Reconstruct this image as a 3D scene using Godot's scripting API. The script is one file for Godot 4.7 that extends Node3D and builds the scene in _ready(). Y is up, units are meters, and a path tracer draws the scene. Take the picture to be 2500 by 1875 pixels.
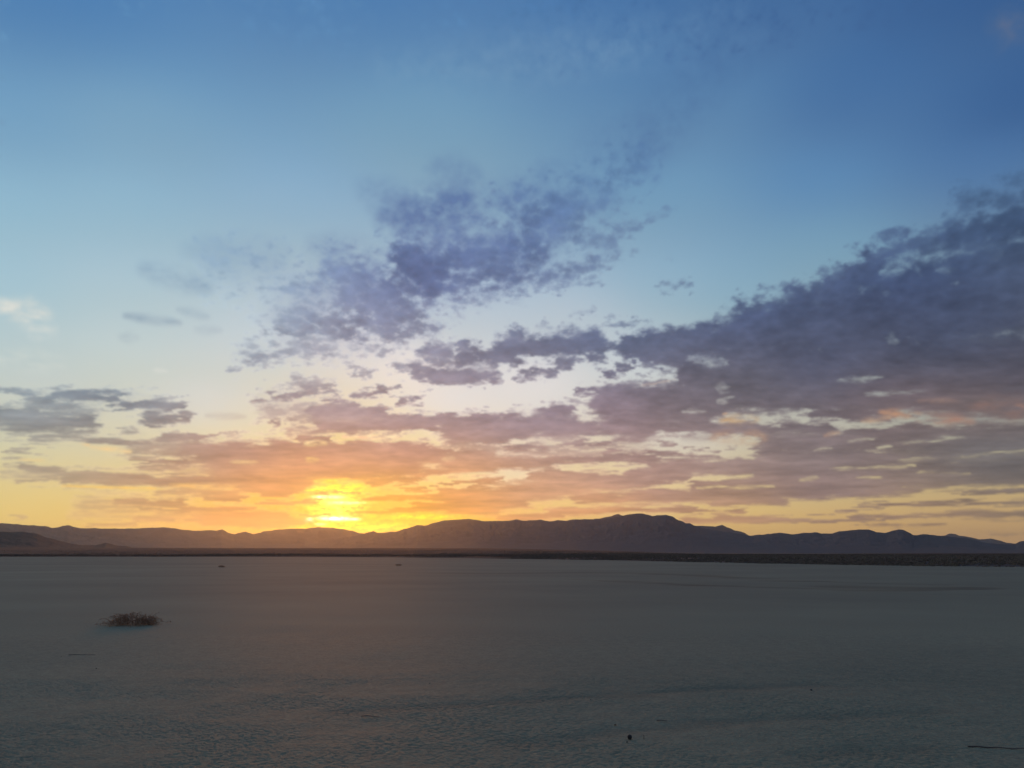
extends Node3D
# A dry lake bed at sunset: cracked clay, a scrub shore, hills in haze, broken cloud in front of a low sun.

const EYE := 1.7
const SUN_AZ := -12.45      # degrees right of -Z
const SUN_EL := 2.8

# ---------------------------------------------------------------- sky: directions in degrees (azimuth, elevation)
# broken cloud: from azimuth, elevation - to azimuth, elevation - half width - density
const BROKEN := [
	[-20.56, 17.24, -19.48, 17.46, 0.301, 0.396], [-18.4, 18.07, -17.69, 18.24, 0.354, 0.484], [-16.97, 18.26, -14.67, 18.51, 0.46, 0.528], [-14.28, 19.05, -13.21, 19.19, 0.361, 0.396],
	[-13.2, 21.2, -11.56, 21.11, 0.718, 0.352], [-13.67, 19.72, -9.28, 19.38, 0.933, 0.616], [-12.5, 17.94, -8.68, 17.94, 1.361, 0.616], [-10.83, 16.78, -7.55, 16.92, 1.372, 0.6336],
	[-8.23, 21.1, -6.23, 19.3, 1.57, 0.836], [-9.69, 15.46, -7.51, 15.54, 0.848, 0.528], [-16.62, 16.08, -11.34, 16.12, 0.935, 0.704], [-17.8, 15.21, -11.85, 15.56, 0.57, 0.616],
	[-11.94, 15.14, -11.29, 14.86, 0.526, 0.616], [-19.59, 13.48, -18.2, 13.59, 0.509, 0.484], [-18.67, 13.14, -17.77, 13.31, 0.562, 0.572], [-17.2, 13.87, -16.07, 13.74, 0.618, 0.528],
	[-15.49, 14.4, -13.58, 13.89, 0.729, 0.572], [-9.75, 14.18, -9.1, 14.21, 0.53, 0.484], [-6.5, 14.62, -6.28, 14.62, 0.48, 0.484], [-8.65, 13.48, -6.91, 13.54, 0.373, 0.44],
	[-19.07, 15.97, -18.05, 15.86, 0.406, 0.308], [-15.85, 17.07, -14.27, 16.98, 0.619, 0.44], [-17.9, 19.75, -17.25, 19.41, 0.605, 0.264], [-0.54, 25.1, 1.97, 25.31, 0.885, 0.38],
	[1.33, 23.76, 3.58, 24.17, 1.339, 0.608], [3.34, 25.06, 5.07, 24.13, 0.998, 0.608], [5.7, 24.77, 7.33, 25.14, 0.771, 0.456], [4.43, 23.03, 7.23, 22.03, 1.234, 0.5472],
	[4.76, 20.76, 6.59, 20.7, 0.737, 0.608], [7.48, 22.13, 7.94, 21.32, 0.562, 0.532], [0.08, 21.96, 1.81, 21.61, 1.473, 0.722], [-1.88, 19.68, 0.82, 20.37, 1.373, 0.722],
	[-4.36, 21.23, -1.15, 21.28, 1.135, 0.646], [2.29, 19.9, 4.37, 19.86, 0.914, 0.608], [-7.78, 21.11, -5.44, 20.29, 1.585, 0.722], [-8.91, 18.9, -4.81, 19.05, 1.255, 0.608],
	[-3.6, 19.65, -2.86, 19.43, 0.687, 0.532], [-8.99, 17.75, -6.84, 17.84, 1.144, 0.532], [-10.8, 18.46, -9.27, 18.88, 0.907, 0.532], [7.6, 26.0, 9.38, 27.2, 0.973, 0.494],
	[9.16, 27.96, 9.9, 27.91, 0.639, 0.38], [4.5, 26.79, 6.12, 26.29, 0.653, 0.342], [7.88, 23.12, 9.95, 23.0, 0.555, 0.57], [10.46, 23.63, 11.3, 23.68, 0.385, 0.456],
	[11.81, 24.25, 12.42, 24.31, 0.272, 0.342], [9.27, 21.25, 9.39, 21.25, 0.393, 0.342], [11.77, 20.76, 12.59, 20.7, 0.223, 0.266], [11.33, 18.99, 13.09, 18.88, 0.506, 0.2888],
	[4.86, 19.51, 6.55, 19.28, 0.342, 0.38], [4.69, 17.33, 6.14, 17.17, 0.345, 0.35], [-3.45, 18.16, -1.87, 17.84, 0.634, 0.38], [0.69, 18.77, 1.18, 18.65, 0.288, 0.38],
	[-0.04, 18.19, 0.69, 18.08, 0.288, 0.304], [-4.64, 16.75, -3.68, 16.77, 0.347, 0.4], [-9.52, 16.01, -6.19, 16.14, 1.035, 0.6], [-0.04, 15.88, 0.68, 15.76, 0.523, 0.7],
	[-0.4, 14.71, 6.09, 15.1, 1.046, 0.98], [-3.76, 13.99, 0.08, 14.13, 0.698, 0.95], [5.49, 15.0, 7.27, 14.6, 0.694, 0.8], [5.83, 14.18, 6.66, 14.04, 0.579, 0.75],
	[3.55, 13.53, 4.75, 13.74, 0.465, 0.75], [2.38, 16.21, 2.62, 16.21, 0.464, 0.5], [-6.51, 14.51, -4.96, 14.31, 0.753, 0.75], [-4.13, 14.91, -2.69, 14.7, 0.465, 0.75],
	[-6.13, 13.59, -3.99, 13.63, 0.522, 0.65], [6.84, 16.46, 8.98, 16.32, 0.287, 0.5], [8.74, 16.33, 10.63, 16.3, 0.229, 0.45], [8.46, 14.79, 13.61, 15.11, 0.856, 0.95],
	[9.83, 13.82, 12.6, 13.58, 0.571, 0.85], [9.0, 14.6, 18.25, 15.22, 1.174, 1.0], [17.63, 15.4, 25.58, 15.83, 2.118, 1.0], [20.89, 17.0, 25.81, 18.24, 0.979, 0.85],
	[23.15, 14.88, 35.1, 15.55, 2.923, 1.0], [24.65, 18.41, 25.87, 18.84, 1.082, 0.95], [26.5, 19.35, 30.46, 19.62, 0.931, 0.7], [26.63, 20.65, 27.88, 20.44, 0.469, 0.6],
	[26.87, 17.24, 35.38, 17.74, 1.483, 0.95], [31.02, 19.75, 35.64, 19.69, 1.217, 0.95], [31.81, 21.89, 35.81, 20.98, 0.873, 0.62], [34.5, 22.4, 35.98, 22.25, 0.64, 0.5],
	[22.53, 18.93, 23.73, 18.78, 0.427, 0.5], [24.68, 19.99, 24.92, 19.95, 0.42, 0.45], [20.45, 17.8, 21.43, 17.57, 0.436, 0.7], [17.09, 16.99, 18.1, 16.77, 0.51, 0.65],
	[18.64, 17.1, 18.89, 17.08, 0.316, 0.5], [14.26, 13.03, 34.55, 11.13, 2.435, 1.0], [10.32, 13.62, 12.97, 13.37, 0.79, 0.75], [7.73, 13.12, 8.55, 13.09, 0.373, 0.7],
	[9.03, 13.41, 9.05, 13.27, 0.199, 0.7], [4.71, 11.63, 6.54, 11.6, 0.301, 0.85], [7.25, 11.28, 14.67, 10.81, 0.99, 1.0], [12.29, 12.2, 13.36, 11.95, 0.59, 0.9],
	[6.71, 10.29, 14.6, 9.54, 1.089, 1.0], [7.18, 8.98, 10.18, 8.91, 0.995, 1.0], [10.67, 8.8, 18.29, 8.31, 0.389, 0.98], [14.69, 11.3, 18.48, 11.08, 1.741, 1.0],
	[-4.51, 9.02, -1.97, 9.45, 0.804, 0.98], [-1.15, 9.05, 4.46, 9.02, 1.006, 1.0], [2.64, 10.05, 4.48, 10.33, 0.604, 0.95], [4.15, 9.03, 6.17, 8.8, 0.601, 0.95],
	[-0.13, 10.46, 1.31, 10.46, 0.151, 0.4], [5.49, 9.81, 6.2, 9.8, 0.251, 0.45], [-4.49, 8.22, -0.84, 8.24, 0.903, 0.75], [-3.47, 7.13, -1.44, 7.04, 0.4, 0.6],
	[-0.43, 7.44, 2.61, 7.43, 0.281, 0.75], [4.03, 7.82, 7.25, 7.73, 0.25, 0.75], [-2.45, 6.44, 2.6, 6.33, 0.55, 0.98], [-4.46, 6.12, -1.44, 6.14, 0.598, 0.95],
	[2.6, 6.63, 10.09, 6.54, 0.398, 0.85], [6.83, 6.99, 10.59, 6.82, 0.297, 0.85], [10.59, 6.87, 14.92, 6.71, 0.215, 0.8], [1.59, 5.44, 8.57, 5.19, 0.446, 1.0],
	[2.6, 5.74, 4.6, 5.72, 0.249, 0.75], [8.58, 5.58, 12.48, 5.61, 0.49, 1.0], [10.36, 6.04, 18.13, 5.93, 0.532, 1.0], [-4.41, 3.55, 4.59, 4.73, 0.891, 1.0],
	[-4.41, 3.16, -0.92, 3.16, 0.492, 0.95], [3.59, 4.64, 9.54, 4.98, 0.493, 0.95], [9.54, 4.98, 12.46, 5.22, 0.342, 0.95], [4.57, 3.84, 18.0, 3.86, 0.436, 1.0],
	[8.54, 4.2, 12.42, 4.25, 0.243, 0.95], [14.27, 3.35, 17.06, 3.5, 0.285, 0.85], [13.01, 4.72, 18.05, 4.7, 0.287, 0.95], [2.57, 2.87, 8.5, 2.98, 0.274, 0.9],
	[-0.92, 2.48, 3.56, 2.57, 0.245, 0.9], [7.52, 3.04, 13.31, 2.98, 0.242, 0.9], [11.87, 2.81, 16.1, 2.8, 0.143, 0.85], [12.13, 2.23, 17.89, 2.22, 0.208, 0.85],
	[14.03, 2.36, 15.15, 2.44, 0.19, 0.8], [10.62, 7.61, 11.79, 7.58, 0.118, 0.7], [12.27, 7.35, 14.0, 7.27, 0.098, 0.8], [15.14, 7.24, 15.89, 7.21, 0.077, 0.6],
	[-4.44, 5.03, -0.83, 5.24, 0.149, 0.8], [-2.73, 4.74, -0.43, 5.05, 0.119, 0.75], [7.6, 13.12, 8.62, 13.04, 0.28, 0.75], [6.67, 12.6, 7.69, 12.62, 0.2, 0.85],
	[9.01, 13.43, 9.03, 13.23, 0.199, 0.65], [6.37, 13.01, 7.09, 12.99, 0.18, 0.35], [0.7, 12.88, 3.29, 12.96, 0.403, 0.75], [0.18, 12.33, 0.8, 12.33, 0.151, 0.65],
	[-4.57, 12.64, -1.47, 12.68, 0.605, 0.8], [-12.27, 12.99, -11.37, 12.98, 0.247, 0.55], [-11.36, 12.59, -10.36, 12.63, 0.278, 0.6], [-8.66, 13.14, -7.85, 13.17, 0.349, 0.6],
	[-7.33, 12.98, -5.27, 12.43, 0.502, 0.85], [-5.79, 12.62, -1.36, 12.68, 0.554, 0.85], [-6.8, 11.99, -4.86, 11.98, 0.251, 0.7], [-9.51, 11.52, -8.32, 11.85, 0.399, 0.75],
	[-11.3, 11.15, -9.31, 11.32, 0.447, 0.8], [-16.01, 11.81, -13.3, 11.76, 0.537, 0.58], [-17.09, 10.73, -15.19, 10.88, 0.339, 0.78], [-15.21, 11.27, -12.78, 11.19, 0.49, 0.65],
	[-8.38, 10.8, -6.77, 10.84, 0.28, 0.78], [-18.55, 10.31, -17.72, 10.31, 0.335, 0.72], [-19.98, 12.23, -19.52, 12.21, 0.209, 0.6], [-17.16, 8.94, -16.69, 8.87, 0.27, 0.85],
	[-16.17, 8.84, -16.06, 8.85, 0.145, 0.6], [-21.46, 7.82, -20.92, 7.85, 0.168, 0.85], [-20.93, 7.9, -19.13, 7.99, 0.094, 0.5], [-14.36, 9.75, -9.26, 9.93, 0.542, 0.98],
	[-13.23, 10.39, -11.76, 10.44, 0.345, 0.75], [-13.63, 8.8, -5.21, 9.21, 0.596, 0.92], [-9.24, 9.33, -1.55, 9.45, 0.451, 0.98], [-5.22, 9.61, -4.41, 9.73, 0.251, 0.95],
	[-4.19, 8.83, 0.9, 8.85, 0.704, 0.98], [-15.57, 9.11, -13.66, 9.39, 0.39, 0.55], [-16.0, 8.32, -13.62, 8.51, 0.292, 0.55], [-15.12, 7.87, -13.3, 7.93, 0.272, 0.8],
	[-16.86, 7.13, -6.18, 7.4, 0.589, 0.95], [-14.96, 6.71, -5.17, 6.91, 0.788, 1.0], [-18.6, 5.54, -7.15, 6.0, 0.874, 1.0], [-21.39, 6.94, -18.23, 6.88, 0.471, 0.98],
	[-21.35, 6.47, -16.83, 6.55, 0.472, 0.98], [-20.41, 5.76, -17.69, 5.66, 0.754, 1.0], [-18.54, 4.69, -14.85, 4.78, 0.856, 1.0], [-17.59, 4.05, -15.56, 4.1, 0.427, 0.95],
	[-10.07, 4.97, -7.12, 5.11, 0.393, 0.95], [-12.03, 5.52, -10.09, 5.56, 0.489, 0.95], [-7.13, 5.4, -4.65, 5.82, 0.347, 0.9], [-5.16, 6.61, 0.89, 6.24, 0.499, 0.95],
	[-4.67, 7.02, -2.14, 6.94, 0.3, 0.75], [-17.55, 3.35, -14.12, 3.45, 0.142, 0.95], [-21.07, 2.86, -18.42, 2.91, 0.139, 0.95], [-19.28, 2.43, -16.03, 2.57, 0.234, 0.9],
	[-18.36, 1.98, -14.71, 2.11, 0.375, 0.85], [-21.03, 2.31, -19.27, 2.25, 0.184, 0.7], [-21.13, 3.6, -18.65, 3.65, 0.232, 0.85], [-10.51, 3.74, -5.11, 3.89, 0.215, 1.0],
	[-7.7, 4.51, -6.11, 4.42, 0.177, 0.9], [-5.12, 4.14, 0.88, 4.25, 0.544, 1.0], [-7.07, 3.14, 0.88, 3.56, 0.443, 1.0], [-11.33, 2.72, -7.07, 2.99, 0.194, 0.95],
	[-5.92, 4.67, -0.82, 5.19, 0.099, 0.9], [-2.63, 4.74, -0.32, 5.05, 0.079, 0.85], [-34.31, 9.74, -32.54, 9.84, 0.197, 0.55], [-32.34, 9.5, -30.73, 9.47, 0.321, 0.75],
	[-31.89, 8.99, -29.46, 9.22, 0.323, 0.55], [-30.61, 9.86, -26.95, 9.91, 0.424, 0.8], [-26.38, 9.48, -22.86, 9.74, 0.342, 0.9], [-27.32, 9.16, -26.01, 9.26, 0.115, 0.8],
	[-24.44, 9.87, -24.17, 9.9, 0.245, 0.65], [-34.12, 8.14, -31.57, 8.28, 0.54, 0.82], [-31.53, 7.92, -28.53, 8.35, 0.603, 0.82], [-32.51, 7.56, -28.06, 7.91, 0.554, 0.6],
	[-25.06, 8.7, -22.7, 8.96, 0.441, 0.88], [-25.58, 8.47, -23.4, 8.42, 0.293, 0.75], [-26.48, 7.73, -25.52, 7.84, 0.289, 0.55], [-31.5, 7.0, -28.41, 7.22, 0.324, 0.62],
	[-28.31, 7.08, -24.91, 7.05, 0.334, 0.78], [-24.23, 7.48, -21.75, 7.62, 0.295, 0.88], [-22.24, 7.84, -21.11, 7.85, 0.149, 0.8], [-24.89, 6.76, -22.63, 6.98, 0.391, 0.55],
	[-32.58, 6.1, -31.49, 6.13, 0.163, 0.7], [-31.23, 6.01, -30.44, 6.06, 0.11, 0.6], [-32.89, 5.45, -31.57, 5.49, 0.126, 0.6], [-31.76, 5.07, -29.69, 5.08, 0.228, 0.9],
	[-32.15, 4.41, -29.95, 4.52, 0.127, 0.85], [-29.67, 4.9, -25.6, 4.8, 0.281, 0.95], [-29.53, 4.4, -23.81, 4.67, 0.331, 0.95], [-25.59, 4.7, -20.12, 4.79, 0.39, 0.95],
	[-25.97, 6.03, -24.81, 5.94, 0.144, 0.7], [-24.81, 5.89, -21.34, 5.99, 0.176, 0.95], [-25.21, 5.44, -22.98, 5.58, 0.242, 0.7], [-22.61, 6.68, -17.36, 6.9, 0.601, 0.98],
	[-21.16, 6.05, -15.98, 6.34, 0.706, 0.98], [-20.15, 5.19, -15.92, 5.42, 0.807, 1.0], [-23.74, 3.9, -19.11, 4.02, 0.393, 0.65], [-25.91, 3.45, -24.6, 3.49, 0.171, 0.8],
	[-26.4, 3.2, -22.33, 3.25, 0.239, 0.92], [-24.98, 2.81, -22.75, 2.86, 0.115, 0.8], [-22.75, 2.81, -18.08, 2.94, 0.177, 0.9], [-25.18, 2.14, -22.7, 2.18, 0.191, 0.8],
	[-21.79, 2.29, -15.75, 2.38, 0.297, 0.85], [-28.19, 1.72, -25.07, 1.86, 0.13, 0.7], [-31.82, 2.1, -31.43, 2.11, 0.071, 0.75], [-21.4, 1.91, -15.72, 1.97, 0.247, 0.7],
	[13.52, 13.26, 35.1, 10.77, 1.948, 1.0], [13.4, 10.85, 27.72, 9.89, 1.005, 1.0], [21.29, 9.3, 25.87, 8.98, 0.492, 0.98], [13.3, 8.76, 22.15, 8.24, 0.408, 0.98],
	[25.15, 10.9, 34.99, 9.88, 1.208, 1.0], [27.67, 9.42, 34.81, 8.39, 0.734, 0.8], [20.67, 7.42, 26.18, 7.51, 0.343, 0.92], [23.06, 7.99, 25.76, 7.73, 0.215, 0.85],
	[25.77, 7.82, 34.66, 7.15, 0.461, 0.95], [17.23, 6.76, 24.74, 6.33, 0.348, 0.95], [18.17, 6.11, 29.01, 5.91, 0.39, 1.0], [28.26, 6.71, 34.59, 6.63, 0.546, 1.0],
	[13.15, 5.74, 21.01, 5.61, 0.305, 0.95], [21.92, 5.37, 34.44, 5.31, 0.327, 1.0], [14.12, 4.89, 20.0, 4.74, 0.253, 0.95], [19.98, 4.54, 34.33, 4.43, 0.422, 1.0],
	[13.07, 3.99, 25.41, 3.99, 0.398, 1.0], [14.55, 3.45, 18.95, 3.37, 0.252, 0.95], [22.71, 3.68, 27.13, 3.93, 0.191, 0.75], [28.78, 3.68, 29.68, 3.67, 0.064, 0.8],
	[29.93, 3.73, 34.24, 3.69, 0.143, 0.9], [23.56, 3.08, 34.16, 3.0, 0.165, 0.95], [22.26, 2.72, 24.87, 2.86, 0.077, 0.8], [22.59, 2.28, 29.05, 2.29, 0.15, 0.97],
	[28.65, 2.35, 34.07, 2.26, 0.268, 0.85], [19.43, 2.1, 24.8, 2.05, 0.077, 0.9], [22.1, 1.77, 28.42, 1.77, 0.075, 0.85], [20.31, 2.51, 22.15, 2.48, 0.049, 0.75],
	[30.92, 1.18, 33.94, 1.15, 0.088, 0.5], [13.01, 2.91, 16.1, 2.82, 0.142, 0.9], [14.29, 2.34, 19.25, 2.2, 0.18, 0.9], [14.4, 2.44, 15.58, 2.37, 0.222, 0.9],
	[18.25, 7.33, 34.61, 6.71, 1.142, 0.85], [16.15, 5.36, 34.4, 5.05, 1.05, 0.9], [13.08, 4.3, 26.31, 4.24, 0.695, 0.85], [-34.07, 7.79, -28.52, 8.25, 1.006, 0.55],
	[-31.93, 9.36, -24.26, 9.84, 0.663, 0.4], [-27.98, 2.92, -15.75, 2.38, 0.97, 0.5], [-32.97, 4.82, -22.0, 4.83, 0.562, 0.45], [-25.75, 6.42, -16.03, 7.16, 0.896, 0.6],
	[-10.77, 17.66, -4.84, 20.76, 2.957, 0.4256], [-4.84, 20.76, 2.58, 23.63, 2.937, 0.4256], [2.58, 23.63, 9.51, 27.4, 1.864, 0.3496], [-20.9, 19.02, -12.52, 18.25, 2.238, 0.3696],
	[-18.54, 14.18, -9.14, 15.27, 1.46, 0.4048], [-17.04, 10.01, -9.21, 8.54, 1.373, 0.5], [-4.48, 7.62, 9.62, 7.14, 0.701, 0.5], [-14.06, 4.07, -10.72, 4.08, 0.077, 0.8],
	[-14.88, 3.61, -13.29, 3.7, 0.077, 0.75], [-11.92, 3.0, -10.48, 3.11, 0.068, 0.75], [-14.83, 2.58, -13.61, 2.55, 0.086, 0.75], [-13.33, 2.74, -12.1, 2.79, 0.058, 0.6],
]
# soft veils: the same, without ragged edges
const VEILS := [
	[-11.21, 25.52, -7.19, 24.04, 1.517, 0.25], [-26.07, 18.43, -22.19, 17.76, 0.923, 0.55], [-23.46, 20.07, -21.03, 20.59, 1.074, 0.3], [-21.44, 19.45, -17.43, 20.41, 1.694, 0.3],
	[-14.82, 21.16, -10.45, 20.98, 1.537, 0.25], [-27.04, 15.29, -23.7, 15.2, 0.388, 0.5], [-23.78, 16.09, -21.93, 15.79, 0.395, 0.3], [-27.07, 13.83, -26.36, 13.92, 0.481, 0.2],
	[-22.52, 14.83, -21.08, 14.97, 0.399, 0.2], [-9.2, 23.6, -3.67, 24.94, 1.882, 0.62], [-7.03, 24.71, -4.18, 25.26, 1.433, 0.45], [-5.98, 27.38, -3.2, 26.82, 1.41, 0.28],
	[-10.33, 24.52, -7.41, 25.14, 1.315, 0.15], [1.98, 27.28, 3.0, 27.48, 1.084, 0.25], [10.66, 28.17, 12.71, 29.78, 1.568, 0.2], [7.67, 28.16, 8.43, 28.33, 0.852, 0.25],
	[-2.42, 25.08, 7.57, 24.91, 2.212, 0.25], [-7.28, 20.67, 2.56, 21.94, 2.837, 0.3], [7.66, 8.07, 9.45, 8.13, 0.695, 0.7], [-16.46, 16.38, -7.28, 20.67, 2.59, 0.3],
	[-7.28, 20.67, 3.84, 25.27, 3.145, 0.3], [1.34, 25.31, 11.42, 28.64, 2.162, 0.22], [8.88, 27.23, 14.51, 30.92, 1.566, 0.3], [4.82, 26.29, 16.13, 32.67, 2.909, 0.22],
	[12.98, 32.16, 20.83, 34.41, 1.844, 0.18], [12.4, 8.06, 14.51, 7.99, 0.439, 0.25], [-22.96, 5.39, -20.64, 5.37, 0.591, 0.35], [-21.4, 9.14, -18.99, 9.18, 0.302, 0.2],
	[27.24, 34.15, 31.12, 33.38, 1.788, 0.22], [29.2, 33.66, 29.87, 33.72, 1.004, 0.2], [27.63, 9.04, 34.75, 7.95, 0.642, 0.35],
]
# clear slits between the bands of cloud
const SLITS := [
	[5.86, 23.65, 5.91, 23.09, 0.359, 0.585], [5.39, 21.54, 6.49, 21.5, 0.363, 0.585], [2.5, 22.06, 2.68, 22.06, 0.208, 0.455], [3.66, 21.13, 3.9, 21.01, 0.457, 0.52],
	[-9.67, 20.11, -9.29, 19.56, 0.519, 0.52], [-4.09, 20.21, -3.6, 20.11, 0.262, 0.325], [26.16, 18.19, 27.65, 18.21, 0.41, 0.52], [29.61, 17.83, 30.77, 17.58, 0.292, 0.455],
	[28.41, 17.97, 28.63, 17.94, 0.377, 0.39], [30.59, 16.91, 30.8, 16.87, 0.238, 0.39], [32.46, 19.35, 32.66, 19.31, 0.321, 0.325], [26.2, 13.93, 26.86, 13.79, 0.36, 0.403],
	[21.9, 13.63, 22.02, 13.62, 0.287, 0.403], [22.96, 11.34, 25.61, 11.3, 0.226, 0.3575], [12.98, 13.63, 15.56, 13.15, 0.48, 0.4875], [14.7, 11.49, 15.66, 11.35, 0.403, 0.4225],
	[14.74, 10.42, 15.9, 10.65, 0.224, 0.52], [12.48, 9.92, 13.84, 9.82, 0.248, 0.4875], [14.29, 9.17, 17.23, 9.13, 0.379, 0.65], [4.68, 9.92, 5.68, 9.41, 0.415, 0.455],
	[-12.14, 8.06, -8.2, 8.16, 0.198, 0.68], [-15.0, 7.48, -13.28, 7.54, 0.214, 0.8], [-6.81, 8.54, -5.6, 8.56, 0.12, 0.65], [-19.72, 6.07, -17.91, 6.13, 0.132, 0.6],
	[-14.75, 6.42, -13.8, 6.45, 0.174, 0.5], [-5.16, 6.71, -4.16, 6.72, 0.199, 0.6], [23.17, 11.46, 25.73, 11.34, 0.176, 0.55], [24.64, 10.35, 28.27, 10.23, 0.173, 0.55],
	[21.84, 5.53, 27.11, 5.49, 0.097, 1.0], [23.53, 4.87, 25.23, 4.84, 0.077, 0.95], [24.95, 6.71, 25.85, 6.8, 0.145, 1.0], [26.12, 6.93, 30.38, 7.22, 0.085, 0.75],
	[23.37, 7.28, 24.84, 7.44, 0.107, 0.9], [21.19, 6.8, 22.05, 6.9, 0.089, 0.8], [19.82, 4.85, 21.15, 5.06, 0.129, 0.85], [29.67, 5.92, 34.54, 6.19, 0.081, 0.9],
	[26.03, 5.88, 29.02, 5.95, 0.085, 0.75], [13.09, 4.45, 18.25, 4.44, 0.092, 1.1], [13.12, 5.02, 16.94, 5.24, 0.154, 1.1], [13.79, 6.3, 15.82, 6.44, 0.103, 0.9],
	[27.24, 5.06, 30.13, 4.87, 0.056, 0.7], [32.62, 7.96, 34.0, 7.88, 0.107, 0.7],
]
# cloud that the sun still reaches: line, half width, colour, strength
const LIT := [
	[-33.75, 14.72, -31.89, 14.74, 0.994, 222.0, 222.0, 214.0, 0.55], [-32.46, 14.0, -31.36, 13.7, 0.822, 218.0, 222.0, 216.0, 0.35], [-34.63, 14.84, -33.69, 14.91, 0.534, 222.0, 224.0, 216.0, 0.5],
	[-33.78, 11.71, -30.56, 11.74, 0.82, 214.0, 220.0, 212.0, 0.25], [-24.9, 11.95, -24.25, 11.91, 0.245, 222.0, 224.0, 218.0, 0.4], [-28.18, 6.62, -25.93, 6.51, 0.228, 245.0, 212.0, 150.0, 0.6],
	[-28.79, 6.82, -28.36, 6.75, 0.131, 245.0, 205.0, 140.0, 0.6], [-32.06, 5.64, -30.72, 5.67, 0.127, 240.0, 208.0, 140.0, 0.55], [-29.58, 4.12, -24.21, 4.15, 0.094, 250.0, 208.0, 110.0, 0.75],
	[-23.33, 4.39, -19.13, 4.32, 0.217, 245.0, 195.0, 110.0, 0.5], [-12.14, 8.06, -8.2, 8.16, 0.198, 240.0, 190.0, 160.0, 0.35], [15.17, 9.57, 15.46, 9.6, 0.097, 225.0, 180.0, 140.0, 0.5],
	[9.59, 11.86, 10.59, 11.92, 0.109, 236.0, 210.0, 184.0, 0.6], [10.59, 11.97, 11.99, 12.17, 0.069, 228.0, 200.0, 178.0, 0.45], [14.51, 7.99, 17.45, 7.87, 0.579, 190.0, 145.0, 115.0, 0.35],
	[15.16, 9.1, 17.38, 9.11, 0.453, 202.0, 164.0, 122.0, 0.55], [16.6, 7.86, 17.79, 7.86, 0.573, 190.0, 148.0, 118.0, 0.45], [25.44, 9.11, 27.61, 8.75, 0.346, 188.0, 144.0, 116.0, 0.6],
	[24.22, 8.61, 25.85, 8.69, 0.243, 190.0, 155.0, 128.0, 0.5], [27.59, 8.56, 30.48, 8.14, 0.469, 168.0, 130.0, 114.0, 0.5], [30.98, 8.94, 34.06, 8.46, 0.815, 140.0, 112.0, 104.0, 0.5],
	[33.03, 8.83, 33.71, 8.72, 0.197, 185.0, 136.0, 112.0, 0.5], [21.83, 7.76, 22.69, 7.91, 0.198, 190.0, 150.0, 124.0, 0.45], [27.69, 9.61, 30.22, 9.48, 0.235, 150.0, 122.0, 112.0, 0.4],
	[35.36, 31.32, 36.2, 30.83, 1.402, 96.0, 110.0, 140.0, 0.35], [-9.81, 33.59, 9.93, 34.84, 2.021, 128.0, 162.0, 190.0, 0.15], [0.03, 35.62, 17.94, 35.97, 1.584, 104.0, 142.0, 180.0, 0.15],
	[9.87, 33.59, 19.32, 34.31, 1.355, 100.0, 138.0, 178.0, 0.12],
]
# light round the sun behind the clouds: azimuth, elevation, spread, spread, linear light
const GLOW := [
	[-12.41, 3.19, 2.325, 0.969, 0.32, 0.25, 0.0], [-12.5, 3.09, 1.453, 0.872, 0.75, 0.7, 0.1], [-12.65, 4.39, 2.035, 0.252, 0.6, 0.48, 0.0],
	[-12.01, 5.03, 2.713, 0.436, 0.28, 0.17, -0.05], [-13.1, 3.83, 0.775, 0.087, 1.5, 1.4, 1.1], [-11.85, 3.46, 0.969, 0.078, 1.3, 1.2, 0.9],
	[-12.46, 2.37, 0.872, 0.126, 2.4, 2.2, 1.9], [-14.23, 2.21, 0.252, 0.126, 1.8, 1.6, 1.3], [-11.08, 2.32, 0.368, 0.058, 1.2, 1.1, 0.8],
	[-13.58, 1.95, 0.484, 0.058, 1.0, 0.9, 0.6], [-10.91, 1.76, 4.457, 0.407, 0.7, 0.5, -0.06], [-6.56, 2.51, 3.197, 0.233, 0.45, 0.34, -0.03],
]
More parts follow.
